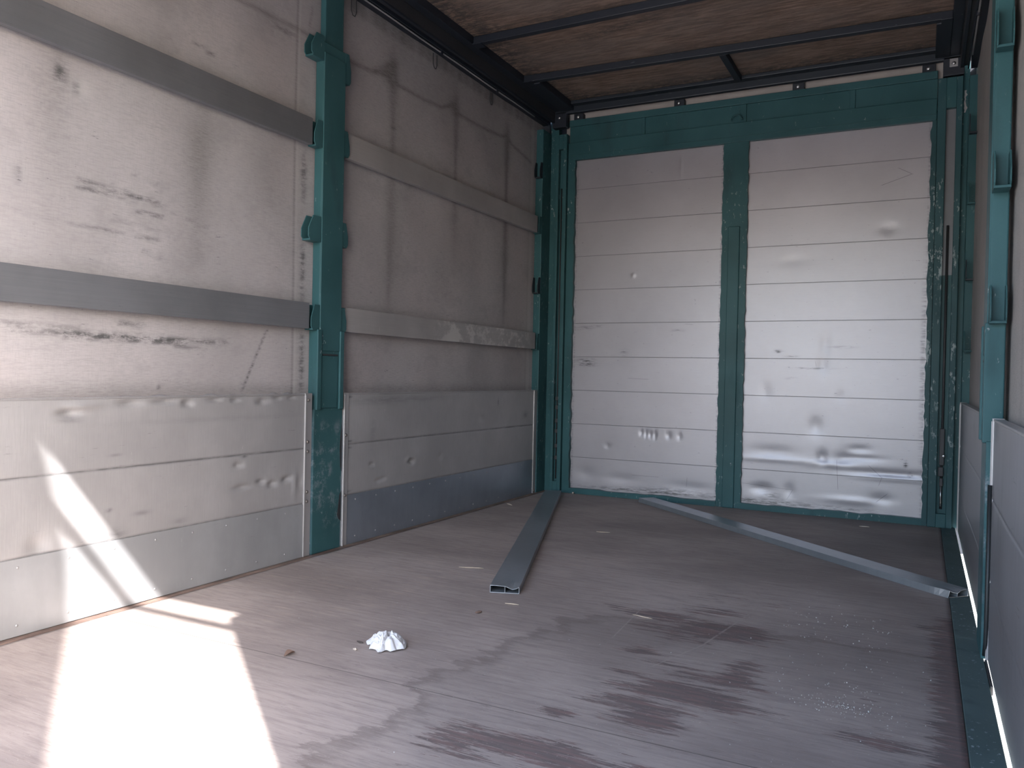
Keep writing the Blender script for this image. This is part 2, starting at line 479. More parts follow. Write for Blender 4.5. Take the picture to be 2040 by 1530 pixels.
# ------------------------------------------------------------------ floor
def A_worn(P):
    x, y = P[..., 0], P[..., 1]
    r = 0 * x
    for q in ((1.55, -2.43, .17, .085, .62), (1.76, -2.49, .19, .12, .78), (1.60, -2.55, .17, .08, .6), (1.68, -2.62, .12, .06, .5), (1.66, -2.30, .16, .08, .5), (1.60, -2.79, .085, .045, .62), (1.72, -2.86, .11, .035, .55),
              (1.60, -2.97, .10, .03, .55), (1.88, -2.78, .07, .10, .55), (1.84, -2.92, .16, .045, .62), (1.80, -3.05, .20, .085, .82), (1.75, -3.24, .10, .08, .75), (1.885, -2.88, .06, .10, .72), (1.70, -3.16, .15, .06, .66),
              (1.66, -3.06, .10, .05, .55), (1.56, -3.30, .07, .03, .62), (1.60, -3.50, .28, .075, .72), (1.42, -3.55, .16, .09, .55), (1.85, -3.48, .22, .05, .5),
              (2.24, -3.09, .15, .06, .55), (2.20, -2.85, .04, .02, .4), (2.33, -2.12, .06, .05, .55), (1.38, -2.41, .08, .03, .5), (1.75, -2.1, .25, .14, .34)):
        r = np.maximum(r, blob(x, y, *q))
    band = .80 * np.exp(-((x - 2.405) / .085) ** 2) * (1 / (1 + np.exp((y + 1.95) / .10)))
    band2 = .5 * np.exp(-((x - 2.38) / .10) ** 2) * (1 / (1 + np.exp((y + 2.75) / .12)))
    return np.maximum(r, np.maximum(band, band2))
def A_dark_cloud(P):
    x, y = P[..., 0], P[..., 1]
    return np.clip(blob(x, y, 2.15, -.75, .35, .45, .9) + blob(x, y, 1.9, -.1, .9, .14, .6) + blob(x, y, .75, -1.1, .35, .35, .22) + blob(x, y, 1.85, -1.3, .4, .25, .35), 0, 1)  # floor darker at the far right and along the bulkhead
def A_dust(P):
    x, y = P[..., 0], P[..., 1]
    return np.clip(blob(x, y, .62, -2.35, .45, .45, 1.0) + blob(x, y, .9, -1.9, .3, .2, .8) + blob(x, y, .4, -3.0, .4, .4, .6), 0, 1)
def A_wet(P):
    x, y = P[..., 0], P[..., 1]
    # damp area to the right of an irregular line
    xl = np.interp(y, [-4.2, -3.736, -3.45, -3.321, -2.972, -2.54, -2.4, -1.0], [1.4, 1.2, 1.27, 1.165, 1.239, 1.293, 1.6, 1.7])
    k = 1 / (1 + np.exp((y + 2.45) / .10))
    return .2 + k * (.3 + np.clip((x - xl) * 1.6, -.3, .4))
FL = mat_floor()
fl = sheet('floor', FL, (0.028, -4.8, 0), (2.372, 0, 0), (0, 4.83, 0), 150, 300, thick=.03,
           attrs={'worn': A_worn, 'dark_cloud': A_dark_cloud, 'dust': A_dust, 'wet': A_wet})
tag(fl, kind='structure')
n_ = NT('red_brown_edge_strip')
c_ = n_.mix(n_.ramp(n_.noise(12, (2, .6, 1), detail=6), .35, .7), (.10, .062, .05), (.24, .16, .13))
n_.set(Base_Color=c_, Roughness=.6)
t1 = MB().box(-.03, .026, -4.8, .03, -.03, .0008).build('trim_1', n_.m); tag(t1, kind='structure')
t2 = MB().box(2.402, 2.470, -4.8, .03, -.05, .001)
t2 = t2.build('trim_2', mat_green('floor_rim_green', 1.6, base=(.070, .105, .105), rough=.55), None, .002); tag(t2, kind='structure')
chs = MB().box(.05, 2.35, -4.75, .1, -.16, -.032).build('trim_3', RUST); tag(chs, kind='structure')

# ------------------------------------------------------------------ ceiling
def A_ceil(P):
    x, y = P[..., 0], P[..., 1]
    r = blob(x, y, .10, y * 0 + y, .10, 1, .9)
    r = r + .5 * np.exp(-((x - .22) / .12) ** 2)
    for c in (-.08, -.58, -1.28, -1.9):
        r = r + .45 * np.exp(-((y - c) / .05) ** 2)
    r = r + .8 * np.exp(-((y + .12) / .10) ** 2)  # dirt and shadow by the header, both put into the colour
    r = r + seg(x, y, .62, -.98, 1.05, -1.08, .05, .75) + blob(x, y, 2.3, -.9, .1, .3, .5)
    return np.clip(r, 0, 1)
ce = sheet('ceiling', mat_ceiling(), (-.05, .1, 2.604), (2.58, 0, 0), (0, -4.9, 0), 130, 250, thick=.02, attrs={'dark': A_ceil})
tag(ce, kind='structure')

# ------------------------------------------------------------------ tarpaulin walls
XT = -.046
def folds(P, s=1.0):
    y, z = P[..., 1], P[..., 2]
    return s * (.004 * np.sin(y * 5.1 + .7 * np.sin(z * 2)) * np.sin(z * 1.7) + .002 * np.sin(y * 13 + z * 3))
SAG = [(-3.4, 2.17), (-2.768, 2.184), (-2.437, 2.2), (-2.143, 2.19), (-1.959, 2.199), (-1.76, 2.235), (-1.78, 2.205), (-1.5, 2.205), (-1.342, 2.215), (-1.2, 2.27), (-1.18, 2.235),
       (-.9, 2.235), (-.65, 2.253), (-.57, 2.27), (-.5, 2.235), (-.221, 2.19)]
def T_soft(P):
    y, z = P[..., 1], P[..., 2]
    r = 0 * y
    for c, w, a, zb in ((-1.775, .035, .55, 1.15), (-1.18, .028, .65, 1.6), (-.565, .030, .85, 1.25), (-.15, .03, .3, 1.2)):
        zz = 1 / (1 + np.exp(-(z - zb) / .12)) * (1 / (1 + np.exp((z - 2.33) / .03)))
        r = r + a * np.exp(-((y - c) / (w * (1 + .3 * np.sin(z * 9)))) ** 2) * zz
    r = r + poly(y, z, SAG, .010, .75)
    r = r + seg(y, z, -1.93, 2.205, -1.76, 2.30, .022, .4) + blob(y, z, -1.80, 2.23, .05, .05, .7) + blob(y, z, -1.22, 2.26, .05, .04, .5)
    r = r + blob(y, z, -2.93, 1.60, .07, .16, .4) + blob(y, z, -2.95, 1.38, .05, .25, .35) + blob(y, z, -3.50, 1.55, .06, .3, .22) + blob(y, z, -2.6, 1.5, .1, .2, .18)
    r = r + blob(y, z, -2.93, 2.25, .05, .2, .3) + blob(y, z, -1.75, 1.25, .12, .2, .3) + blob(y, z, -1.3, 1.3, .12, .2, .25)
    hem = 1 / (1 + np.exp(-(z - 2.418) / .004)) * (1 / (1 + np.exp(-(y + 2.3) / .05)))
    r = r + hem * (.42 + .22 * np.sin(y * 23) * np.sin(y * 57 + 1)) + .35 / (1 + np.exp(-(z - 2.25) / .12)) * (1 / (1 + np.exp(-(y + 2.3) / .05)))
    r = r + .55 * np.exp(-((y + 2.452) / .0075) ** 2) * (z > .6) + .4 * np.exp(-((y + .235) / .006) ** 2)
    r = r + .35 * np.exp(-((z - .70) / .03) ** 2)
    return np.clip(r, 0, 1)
def T_dark(P):
    y, z = P[..., 1], P[..., 2]
    r = 0 * y
    # mould along the post
    for c, h, a in ((1.60, .12, .9), (1.25, .10, 1.0), (1.12, .06, .6), (.90, .05, .9), (.80, .06, 1.1), (.72, .03, .7)):
        r = r + blob(y, z, -2.398, c, .016, h, a)
    r = r + blob(y, z, -2.15, 1.26, .010, .10, .7) + blob(y, z, -2.15, 1.6, .008, .12, .5)
    # rubbed black lines, all along the length of the side
    for (y0, z0, y1, z1, w, a) in ((-3.42, 1.36, -3.12, 1.345, .007, .9), (-3.42, 1.34, -3.2, 1.33, .005, .9), (-3.22, 1.415, -3.12, 1.41, .004, 1), (-3.2, 1.30, -3.1, 1.30, .006, 1),
                                   (-3.75, 1.23, -3.25, 1.22, .004, .7), (-3.2, 1.22, -3.1, 1.215, .006, .8), (-3.18, 1.17, -3.1, 1.165, .005, .9), (-3.3, 1.26, -3.05, 1.26, .005, .6),
                                   (-3.62, .885, -2.80, .882, .010, .9), (-3.45, .875, -3.0, .873, .008, 1.0), (-3.26, .925, -3.17, .924, .008, .9), (-3.7, .905, -3.4, .90, .006, .5),
                                   (-3.05, .86, -2.9, .855, .004, .6), (-2.60, .94, -2.72, .70, .0045, 1.2), (-2.98, 1.95, -2.88, 1.93, .005, .9), (-3.3, 1.37, -2.9, 1.30, .004, .5)):
        r = r + seg(y, z, y0, z0, y1, z1, w, a)
    r = r + blob(y, z, -3.475, 1.665, .022, .035, 1.1) + blob(y, z, -3.42, 1.64, .012, .02, .9) + blob(y, z, -3.665, 1.42, .006, .02, 1.2) + blob(y, z, -3.60, 1.34, .006, .03, 1.2)
    r = r + blob(y, z, -3.10, .71, .006, .015, 1.2) + blob(y, z, -1.77, 1.98, .02, .006, .8) + blob(y, z, -1.76, 1.85, .02, .006, .6)
    r = r + blob(y, z, -2.53, 2.165, .07, .012, .8) + seg(y, z, -2.38, 2.22, -2.37, 2.32, .006, .6)
    return np.clip(r, 0, 1.3)
def T_light(P):
    y, z = P[..., 1], P[..., 2]
    return np.clip(blob(y, z, -3.395, 1.645, .028, .03, .7) + .5 * np.exp(-((y + 2.44) / .005) ** 2) + .35 * (np.abs(y + .21) < .02), 0, 1)
TL = mat_tarp('grey_tarpaulin', (.43, .405, .415), 0.0)
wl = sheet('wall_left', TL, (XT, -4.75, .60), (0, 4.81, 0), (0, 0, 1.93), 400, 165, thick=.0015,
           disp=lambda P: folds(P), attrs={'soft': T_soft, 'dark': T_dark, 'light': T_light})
# the sheet's normal is +x (y cross z), so it faces the room
tag(wl, kind='structure')
for i, yc in enumerate((-2.10, -1.42, -.80)):
    b = MB()
    L = [(XT + .008, yc - .018, 2.47), (XT + .009, yc - .018, 2.415), (XT + .010, yc - .008, 2.395), (XT + .010, yc + .008, 2.395), (XT + .009, yc + .018, 2.415), (XT + .008, yc + .018, 2.47)]
    b.tube(L, .0022, 6)
    b.build('strap_loop', RUST, wl)

def R_soft(P):
    y, z = P[..., 1], P[..., 2]
    r = .25 * np.exp(-((z - 1.9) / .3) ** 2) * (.5 + .5 * np.sin(y * 17)) + .3 * np.exp(-((y + 2.62) / .012) ** 2) + .25 * np.exp(-((y + 1.2) / .1) ** 2)
    return np.clip(r, 0, 1)
zero = lambda P: 0 * P[..., 0]
TR = mat_tarp('grey_tarpaulin_right', (.40, .375, .365), 3.0)
wr = sheet('wall_right', TR, (2.518, -4.75, 2.53), (0, 4.81, 0), (0, 0, -1.93), 300, 120, thick=.0015,
           disp=lambda P: folds(P, .5), attrs={'soft': R_soft, 'dark': zero, 'light': lambda P: .5 * np.exp(-((P[..., 1] + 2.56) / .006) ** 2)})
tag(wr, kind='structure')

# ------------------------------------------------------------------ bulkhead
dents = [(1.90, .34, .05, .04, -.010), (1.86, .30, .16, .02, .007), (1.77, .88, .03, .05, -.007), (1.74, .52, .04, .05, -.009), (1.45, .72, .03, .05, -.005), (1.50, .36, .12, .03, -.006),
         (2.15, .27, .20, .022, -.009), (2.15, .245, .2, .015, .006), (1.98, .40, .06, .02, -.007), (1.78, .34, .03, .04, -.012), (1.44, .13, .06, .03, -.010), (1.60, .13, .03, .04, -.007), (1.50, .31, .2, .015, .005), (2.10, .12, .06, .03, -.008),
         (1.95, .10, .15, .02, .006), (1.87, .70, .02, .03, -.004), (2.0, .35, .10, .015, -.006), (2.10, 1.66, .05, .03, -.005), (1.6, 1.5, .08, .03, -.003), (1.78, 1.0, .03, .06, -.006),
         (.60, 1.45, .012, .012, .006), (.68, .43, .012, .02, -.007), (.71, .425, .01, .025, -.008), (.74, .42, .012, .02, -.009), (.77, .42, .01, .025, -.008), (.86, .42, .015, .02, -.007), (.93, .42, .012, .02, -.006),
         (.45, .33, .02, .02, -.004), (.9, 2.12, .01, .06, .004), (.3, .14, .06, .04, -.005), (1.0, .1, .12, .03, -.006), (.55, .12, .1, .03, -.005)]
def D_front(P):
    x, z = P[..., 0], P[..., 2]
    r = .0006 * np.sin(x * 7 + z * 3) * np.sin(z * 9)
    for q in dents: r = r + .55 * blob(x, z, *q)
    return r
def K_front(P):
    x, z = P[..., 0], P[..., 2]
    r = 0 * x
    for q in ((.28, .89, .06, .015, 1), (.28, .865, .07, .01, 1), (.26, 1.11, .05, .01, .7), (.55, .95, .02, .02, .7), (.9, 1.09, .04, .01, .4), (.35, 1.12, .05, .006, .5),
              (.7, .05, .4, .012, .9), (.9, .07, .2, .015, .6), (1.45, .05, .25, .018, 1), (1.5, .09, .05, .02, .6), (1.9, .05, .2, .01, .6), (2.22, .33, .008, .014, 2), (2.245, .27, .010, .012, 2), (1.52, .96, .02, .008, 1.4),
              (1.6, .93, .04, .005, .8), (1.7, .86, .1, .004, .8), (1.88, .985, .07, .004, .7), (2.29, .9, .01, .5, .5), (1.6, .80, .03, .004, .6)):
        r = r + blob(x, z, *q)
    r = r + .5 * np.exp(-((x - 1.165) / .006) ** 2) + .4 * np.exp(-((x - .195) / .005) ** 2) + .35 * np.exp(-((x - 2.300) / .004) ** 2)
    return np.clip(r, 0, 1.4)
BS = mat_sheet()
bk = MB().box(-.05, 2.53, .06, .08, -.15, 2.62).build('trim_4', DK); tag(bk, kind='structure')
wf = sheet('wall_front', BS, (.15, .004, .02), (2.18, 0, 0), (0, 0, 2.3), 280, 290, thick=.02, disp=D_front, attrs={'dark': K_front})
tag(wf, kind='structure')
cs = MB().box(.10, 2.40, .022, .030, 2.30, 2.62).build('canvas_strip', mat_plain('pale_canvas', (.40, .36, .34), .7), wf)

fr = thing('bulkhead_frame', (1.24, 0, 0), 'green steel frame of the front bulkhead around the two pale aluminium panels', 'frame')
# irregular painted inner edge, as brushed on over the sheet
def ragged_bar(name, x0, x1, z0, z1, edges, y0=-.026, y1=.003, mat=GC, amp=.004, step=.03, seed=1):
    """bar whose listed inner edges ('l','r','t','b') wander a little"""
    R = random.Random(seed)
    pts = []
    def run(a, b, n, f):
        for i in range(n): pts.append(f(a + (b - a) * i / n))
    w = lambda on: (R.uniform(-amp, amp) if on else 0)
    nx = max(1, int((x1 - x0) / step)); nz = max(1, int((z1 - z0) / step))
    run(x0, x1, nx if 'b' in edges else 1, lambda t: (t, z0 + w('b' in edges)))
    run(z0, z1, nz if 'r' in edges else 1, lambda t: (x1 + w('r' in edges), t))
    run(x1, x0, nx if 't' in edges else 1, lambda t: (t, z1 + w('t' in edges)))
    run(z1, z0, nz if 'l' in edges else 1, lambda t: (x0 + w('l' in edges), t))
    b = MB(); b.prism(pts, 1, y0, y1)
    return b.build(name, mat, fr)
ragged_bar('side_stile', .137, .188, .0, 2.232, 'r', seed=1)
ragged_bar('side_stile', 2.304, 2.330, .0, 2.232, 'l', mat=GW, amp=.005, seed=2)
MB().box(.137, 2.330, -.030, .0, 2.232, 2.352).build('top_rail', G, fr, .004)
MB().box(.137, 2.330, -.033, -.026, 2.262, 2.268).build('weld_bead', G, fr, .002)
MB().box(.137, 2.330, -.008, .02, 2.352, 2.505).build('header_panel', G, fr, .002)
MB().box(.137, 2.330, -.022, -.006, 2.462, 2.505).build('header_lip', G, fr, .003)
for xc, w in ((.655, .018), (1.283, .040), (1.898, .030)):
    MB().box(xc - w / 2, xc + w / 2, -.018, -.006, 2.352, 2.462).build('header_rib', G, fr, .002)
ragged_bar('middle_post', 1.172, 1.322, .0, 2.234, 'lr', amp=.0035, y0=-.022, seed=3)
MB().box(1.212, 1.282, -.034, -.020, .0, 1.72).build('middle_cover', G, fr, .004)
ragged_bar('bottom_rail', .188, 1.172, .0, .034, 't', amp=.004, step=.05, y0=-.030, seed=4)
ragged_bar('bottom_rail', 1.322, 2.304, .0, .036, 't', amp=.004, step=.05, y0=-.030, seed=5)
ring = MB(); ring.tube([(1.249 + .032 * math.cos(a), -.040, 2.362 + .034 * math.sin(a)) for a in [math.pi * k / 14 for k in range(15)]], .0045, 8)
ring.build('lashing_ring', G, fr, 0, True)
for xc in (.20, .885, 1.60, 2.285):
    p = MB().box(xc - .033, xc + .033, -.018, .030, 2.500, 2.545).build('roof_bracket', DK, fr, .002)
    d = MB().dome((xc - .003, -.018, 2.523), .011, (0, -1, 0), .008, 10).build('bolt', STEEL, p, 0, True)

# ------------------------------------------------------------------ roof structure
def roof_bow(y0, skew, label, strut=False):
    t = thing('roof_bow', (1.24, y0, 2.56), label, 'roof bow', 'roof bows')
    MB().box(.097, 2.385, y0 - .04, y0, 2.562, 2.602, skew).build('bow_tube', DK, t, .003)
    for x in (.097, 2.385 - .05):
        k = (x - .097) / 2.288
        MB().box(x, x + .05, y0 - .052 + skew * k, y0 + .012 + skew * k, 2.5555, 2.562).build('end_plate', DK, t, .002)
    return t
roof_bow(-.600, .075, 'dark green roof bow crossing the ceiling nearest the front bulkhead')
roof_bow(-1.215, -.04, 'dark green roof bow between the front bow and the top edge of the photo')
hd = thing('roof_header', (1.24, 0, 2.55), 'dark steel roof header beam above the bulkhead and the pale strip', 'beam')
MB().box(.03, 2.46, -.060, -.024, 2.541, 2.606).build('beam', DK2, hd, .006)
MB().box(.03, 2.46, -.115, -.060, 2.582, 2.604).build('dark_strip', DK2, hd, .004)  # added dark strip in place of dirt and shadow on the ply
st = MB().box(1.252, 1.290, -.55, -.116, 2.566, 2.604, 0).build('roof_strut', DK, None, .003)
tag(st, 'short dark strut running from the front roof bow to the header beam', 'strut')
gl = MB().box(.097, .185, -.60, -.062, 2.556, 2.604).build('gusset_plate', DK, None, .004)
tag(gl, 'dark gusset plate in the far left corner of the roof', 'plate')
gr = MB().box(2.314, 2.386, -.53, -.062, 2.556, 2.604).build('gusset_plate', DK, None, .004)
tag(gr, 'dark gusset plate in the far right corner of the roof', 'plate')

def roof_rail(s, label):
    X = (lambda x: x) if s > 0 else (lambda x: 2.482 - x)
    t = thing('roof_rail', (X(.02), -2.4, 2.5), label, 'roof rail', 'roof rails')
    def bx(name, a, b, z0, z1, m, bev=.002):
        a, b = sorted((X(a), X(b)))
        return MB().box(a, b, -4.7, -.05, z0, z1).build(name, m, t, bev)
    bx('upper_rail', .050, .097, 2.560, 2.606, DK)
    bx('side_rail', -.050, -.004, 2.480, 2.606, DK)
    bx('track', .004, .046, 2.500, 2.560, RUST)
    bx('track_lip', .030, .046, 2.488, 2.500, DK)
    bx('track_lip', .004, .012, 2.480, 2.500, DK)
    bx('web', .0, .050, 2.560, 2.606, RUST, 0)
    b = MB(); b.tube([(X(-.001), y, 2.474 + .0015 * math.sin(y * 9)) for y in np.linspace(-4.6, -.28, 30)], .0042, 8)
    b.build('curtain_rod', PROFILE, t, 0, True)
    for yc in (-2.1, -1.42, -.80):
        a = sorted((X(-.004), X(.008)))
        MB().box(a[0], a[1], yc - .008, yc + .008, 2.462, 2.488).build('rod_clip', DK, t, .001)
    return t
roof_rail(1, 'dark roller rail along the top of the left side with a bright thin rod')
roof_rail(-1, 'dark roller rail along the top of the right side')

# ------------------------------------------------------------------ posts with lath pockets
PZ = ((2.105, 2.205), (1.735, 1.845), (1.335, 1.44), (.960, 1.065))
def pocket(parent, X, ya, yb, z0, z1, mat=G):
    """open-topped pocket beside a post from y=ya (at the post) to yb; X maps depth to world x (0 = inner face)"""
    d = 1 if yb > ya else -1
    L = abs(yb - ya)
    h = z1 - z0
    b = MB()
    # inner face plate with cut corners
    prof = [(ya, z0), (ya + d * L * .85, z0), (yb, z0 + .012), (yb, z0 + h * .45), (ya + d * L * .62, z1), (ya, z1)]
    xa, xb = sorted((X(.003), X(-.002)))
    b.prism(prof, 0, xa, xb)
    # far plate against the tarpaulin and the bottom
    xa, xb = sorted((X(-.040), X(-.036)))
    b.prism([(p[0], p[1]) for p in prof], 0, xa, xb)
    xa, xb = sorted((X(-.040), X(.003)))
    y0, y1 = sorted((ya, yb - d * .008))
    b.box(xa, xb, y0, y1, z0 - .004, z0 + .004)
    return b.build('lath_pocket', mat, parent, .0015)

def stake_post(s, label):
    X = (lambda x: x) if s > 0 else (lambda x: 2.462 - x)
    t = thing('side_post', (X(-.02), -2.27, 0), label, 'post')
    def bx(name, a, b, y0, y1, z0, z1, m, bev=.003):
        a, b = sorted((X(a), X(b)))
        return MB().box(a, b, y0, y1, z0, z1).build(name, m, t, bev)
    bx('foot_plate', -.036, .001, -2.362, -2.176, 0.002, .622, GS, .002)
    bx('post_tube', -.042, .002, -2.340, -2.198, .62, 2.185, G, .004)
    bx('upper_tube', -.040, -.012, -2.318, -2.198, 2.185, 2.50, G, .003)
    bx('cover_plate', -.002, .006, -2.338, -2.200, .87, 2.14, G, .002)
    bx('lever_plate', .000, .005, -2.322, -2.216, .625, .850, G, .002)
    bx('lever_slot', .004, .0062, -2.318, -2.220, .8505, .8575, RUST, 0)
    bx('guide_rail', -.040, .011, -2.356, -2.330, .617, .960, G, .003)
    bx('guide_rail', -.040, .011, -2.208, -2.182, .617, .960, G, .003)
    for k, (z0, z1) in enumerate(PZ):
        pocket(t, X, -2.340, -2.418 if k in (0, 2) else -2.392, z0, z1)
        pocket(t, X, -2.198, -2.160, z0 - (.05 if k == 0 else 0), z1 - (.02 if k == 0 else 0))
    return t, X
lp, _ = stake_post(1, 'green steel post with lath pockets standing in the middle of the left side')
rp, XR = stake_post(-1, 'turquoise green post with lath pockets at the right edge of the photo')
# what is bent or bare on the left post's foot
b = MB(); b.prism([(-2.186, .50), (-2.180, .56), (-2.176, .50), (-2.176, .34), (-2.184, .36), (-2.190, .44)], 0, .0008, .0022)
b.prism([(-2.196, .17), (-2.186, .24), (-2.176, .25), (-2.176, .12), (-2.190, .13), (-2.200, .15)], 0, .0008, .0022)
b.build('bare_patch', RUST, lp)
# white round rivet on the right post
MB().dome((2.4845, -2.3415, .866), .0075, (0, -1, 0), .004, 16).build('round_rivet', mat_plain('white_rivet', (.75, .75, .76), .4, .2), rp, 0, True)

def corner_post(s, label):
    if s > 0: X = lambda x: x
    else: X = lambda x: 2.484 - x
    t = thing('corner_post', (X(.03), -.05, 0), label, 'corner post')
    def bx(name, a, b, y0, y1, z0, z1, m, bev=.003, par=None):
        a, b = sorted((X(a), X(b)))
        return MB().box(a, b, y0, y1, z0, z1).build(name, m, par or t, bev)
    m = GC if s > 0 else GW
    bx('side_flange', -.048, .004, -.145 if s > 0 else -.100, -.010, 0, 2.43, GC, .004)
    bx('post_web', .0, .058, -.010, .03, 0, 2.56, GC, 0)
    # slotted channel in front of the bulkhead: two flanges, foot, head and a back
    if s > 0: f0, f1, g0, g1, top = .055, .076, .106, .133, 2.41
    else: f0, f1, g0, g1, top = .032, .062, .110, .152, 2.45
    bx('channel_flange', f0, f1, -.048, -.006, 0, top, m, .003)
    bx('channel_flange', g0, g1, -.048, -.006, 0, top, m, .003)
    bx('channel_back', f1, g0, -.014, .003, 0, 1.38 if s < 0 else top, G, 0)
    if s < 0: bx('bare_channel_back', f1, g0, -.014, .003, 1.38, top, BARE, 0)
    bx('channel_foot', f1, g0, -.047, -.010, 0, .075, G, .002)
    bx('channel_head', f1, g0, -.047, -.010, 2.31 if s > 0 else 2.285, top, G, .002)
    # latch rod in the slot
    xm = X((f1 + g0) / 2 + .002)
    r = MB()
    if s > 0:
        r.tube([(xm, -.026, .09), (xm, -.026, 2.05)], .006, 8)
        ro = r.build('latch_rod', RUST, t, 0, True)
        for zc in (.62, .56, .47, .40, .30, .22):
            MB().box(xm - .009, xm + .011, -.040, -.018, zc, zc + .026).build('rod_link', RUST, ro, .002)
    else:
        r.tube([(xm, -.026, .10), (xm, -.026, 1.65)], .0065, 8)
        ro = r.build('latch_rod', RUST, t, 0, True)
        q = MB(); q.box(xm - .012, xm + .012, -.042, -.016, .34, .54); q.box(xm - .016, xm + .010, -.044, -.014, .28, .33); q.box(xm - .009, xm + .009, -.04, -.016, .225, .27)
        q.build('turnbuckle', RUST, ro, .003)
        q = MB(); q.tube([(xm - .001, -.036, .115), (xm - .001, -.036, .225)], .004, 8)
        q.build('bright_thread', STEEL, ro, 0, True)
        q = MB(); q.dome((xm + .008, -.044, .392), .009, (0, -1, 0), .008, 10)
        q.build('bolt', STEEL, ro, 0, True)
    # head block under the roof corner
    hb = bx('head_block', .028, .130, -.060, -.004, 2.455, 2.556, DK, .003)
    a, b_ = sorted((X(.060), X(.100)))
    MB().box(a, b_, -.062, -.058, 2.50, 2.545).build('square_washer', DK if s > 0 else PROFILE, t, .001)
    MB().dome((X(.080), -.062, 2.518), .010, (0, -1, 0), .009, 10).build('bolt', STEEL, t, 0, True)
    if s < 0:
        R_ = random.Random(8); zs = [2.26 + .012 * i for i in range(11)]
        pts = [(2.458 + R_.uniform(0, .004), z) for z in zs] + [(2.474 + R_.uniform(-.009, .003), z) for z in zs[::-1]]
        MB().prism(pts, 1, -.0122, -.0095).build('bare_patch', PROFILE, t)
    for k, (z0, z1) in enumerate(PZ):
        pocket(t, X, -.140, -.185, z0, z1, DK if k in (0, 2) else G)
    return t
corner_post(1, 'green corner post with slotted latch channel at the far left corner')
corner_post(-1, 'chipped green corner post with bare grey slotted channel at the far right corner')

# ------------------------------------------------------------------ dropside boards
def bend(s, P): return s
def dropside(s, y0, y1, label, marks, dd, ends, kick=None, zb=0.004, kmat=None):
    """board with inner face at x=0 (left) or x=2.478 (right)"""
    if s > 0: X = lambda x: x
    else: X = lambda x: 2.478 - x
    t = thing('dropside_board', (X(-.012), (y0 + y1) / 2, 0), label, 'dropside board', 'aluminium dropside boards')
    HB = .681
    def D(P):
        y, z = P[..., 1], P[..., 2]
        r = 0 * y
        for zc in (.2277, .4576): r = r - .0022 * np.exp(-((z - zc) / .0035) ** 2)
        for q in dd: r = r + 1.4 * blob(y, z, *q)
        return r
    nu = max(40, int((y1 - y0) / .012))
    if s > 0: p0, du, dv = (0, y0, zb), (0, y1 - y0, 0), (0, 0, HB - zb)
    else: p0, du, dv = (2.478, y0, HB), (0, y1 - y0, 0), (0, 0, -(HB - zb))
    if s < 0: du, dv, nn = Vector(du), Vector(dv), 0
    def K(P):
        y, z = P[..., 1], P[..., 2]
        r = .8 * np.exp(-((z - .2277) / .0030) ** 2) + .9 * np.exp(-((z - .4576) / .0030) ** 2)
        if s < 0: r = r * .25
        for q in marks: r = r + blob(y, z, *q)
        return np.clip(r, 0, 1)
    sheet('panel', BOARD if s > 0 else BOARDR, p0, du, dv, nu, 170, thick=.024, disp=D, attrs={'dark': K}, parent=t)
    a, b = sorted((X(-.026), X(.0015)))
    MB().box(a, b, y0, y1, HB - .001, HB + .006).build('top_profile', PROFILE, t, .002)
    for (ya, yb, bolts) in ends:
        a, b = sorted((X(-.026), X(.004)))
        MB().box(a, b, ya, yb, zb, HB + .008).build('end_profile', PROFILE, t, .0015)
        w = (yb - ya)
        a, b = sorted((X(.004), X(.0065)))
        MB().box(a, b, ya, ya + w * .18, zb, HB).build('profile_ridge', PROFILE, t, .0008)
        for zc in bolts:
            MB().dome((X(.004), ya + w * .42, zc), .0075, (1 if s > 0 else -1, 0, 0), .006, 10).build('bolt', BOLT, t, 0, True)
    if kick:
        ka, kb, kz = kick
        a, b = sorted((X(-.001), X(.0022)))
        kp = MB().box(a, b, ka, kb, zb, kz).build('kick_plate', kmat, t, .0006)
        if s > 0:
            for yc in np.arange(ka + .06, kb, .155):
                for zc in (kz - .025, .035):
                    MB().dome((X(.0022), yc, zc), .0042, (1 if s > 0 else -1, 0, 0), .002, 8).build('rivet', PROFILE, kp, 0, True)
    return t
near_d = [(-3.46, .64, .03, .012, -.010), (-3.42, .66, .05, .012, .006), (-3.25, .665, .04, .01, -.008), (-3.12, .668, .04, .008, -.008), (-3.02, .66, .02, .012, -.009), (-2.90, .67, .03, .008, -.006), (-2.80, .668, .02, .008, -.006),
          (-2.66, .66, .03, .012, -.008), (-2.58, .672, .02, .008, -.006), (-2.50, .672, .02, .008, -.006), (-2.60, .33, .02, .012, -.008), (-2.52, .34, .02, .012, -.008), (-2.47, .31, .006, .05, .006), (-2.76, .335, .04, .01, -.006), (-2.66, .345, .02, .012, -.007),
          (-2.78, .42, .02, .012, -.006), (-2.70, .10, .022, .022, -.010), (-3.55, .25, .03, .03, -.006), (-2.44, .32, .012, .02, -.006)]
near_m = [(-3.46, .62, .04, .01, .6), (-2.75, .452, .012, .007, 1.0), (-3.0, .46, .4, .003, .4), (-3.30, .24, .04, .02, .6), (-3.2, .30, .03, .008, .5), (-3.32, .325, .01, .006, .9), (-3.05, .25, .03, .01, .4), (-2.9, .60, .4, .01, .18), (-3.3, .50, .02, .004, .5), (-3.33, .018, .2, .02, .35)]
dropside(1, -4.62, -2.378, 'aluminium dropside board on the left side crossed by the sunlight', near_m, near_d, [(-2.420, -2.378, (.66, .485, .445, .275, .235))], (-3.60 - 1.0, -2.421, .226), kmat=KICK2)
far_d = [(-1.62, .335, .022, .012, -.012), (-1.66, .35, .012, .012, .004), (-1.95, .35, .02, .012, -.004), (-.90, .53, .03, .02, -.004), (-1.9, .27, .02, .01, -.004), (-1.86, .275, .02, .01, -.004), (-1.35, .34, .02, .02, -.004)]
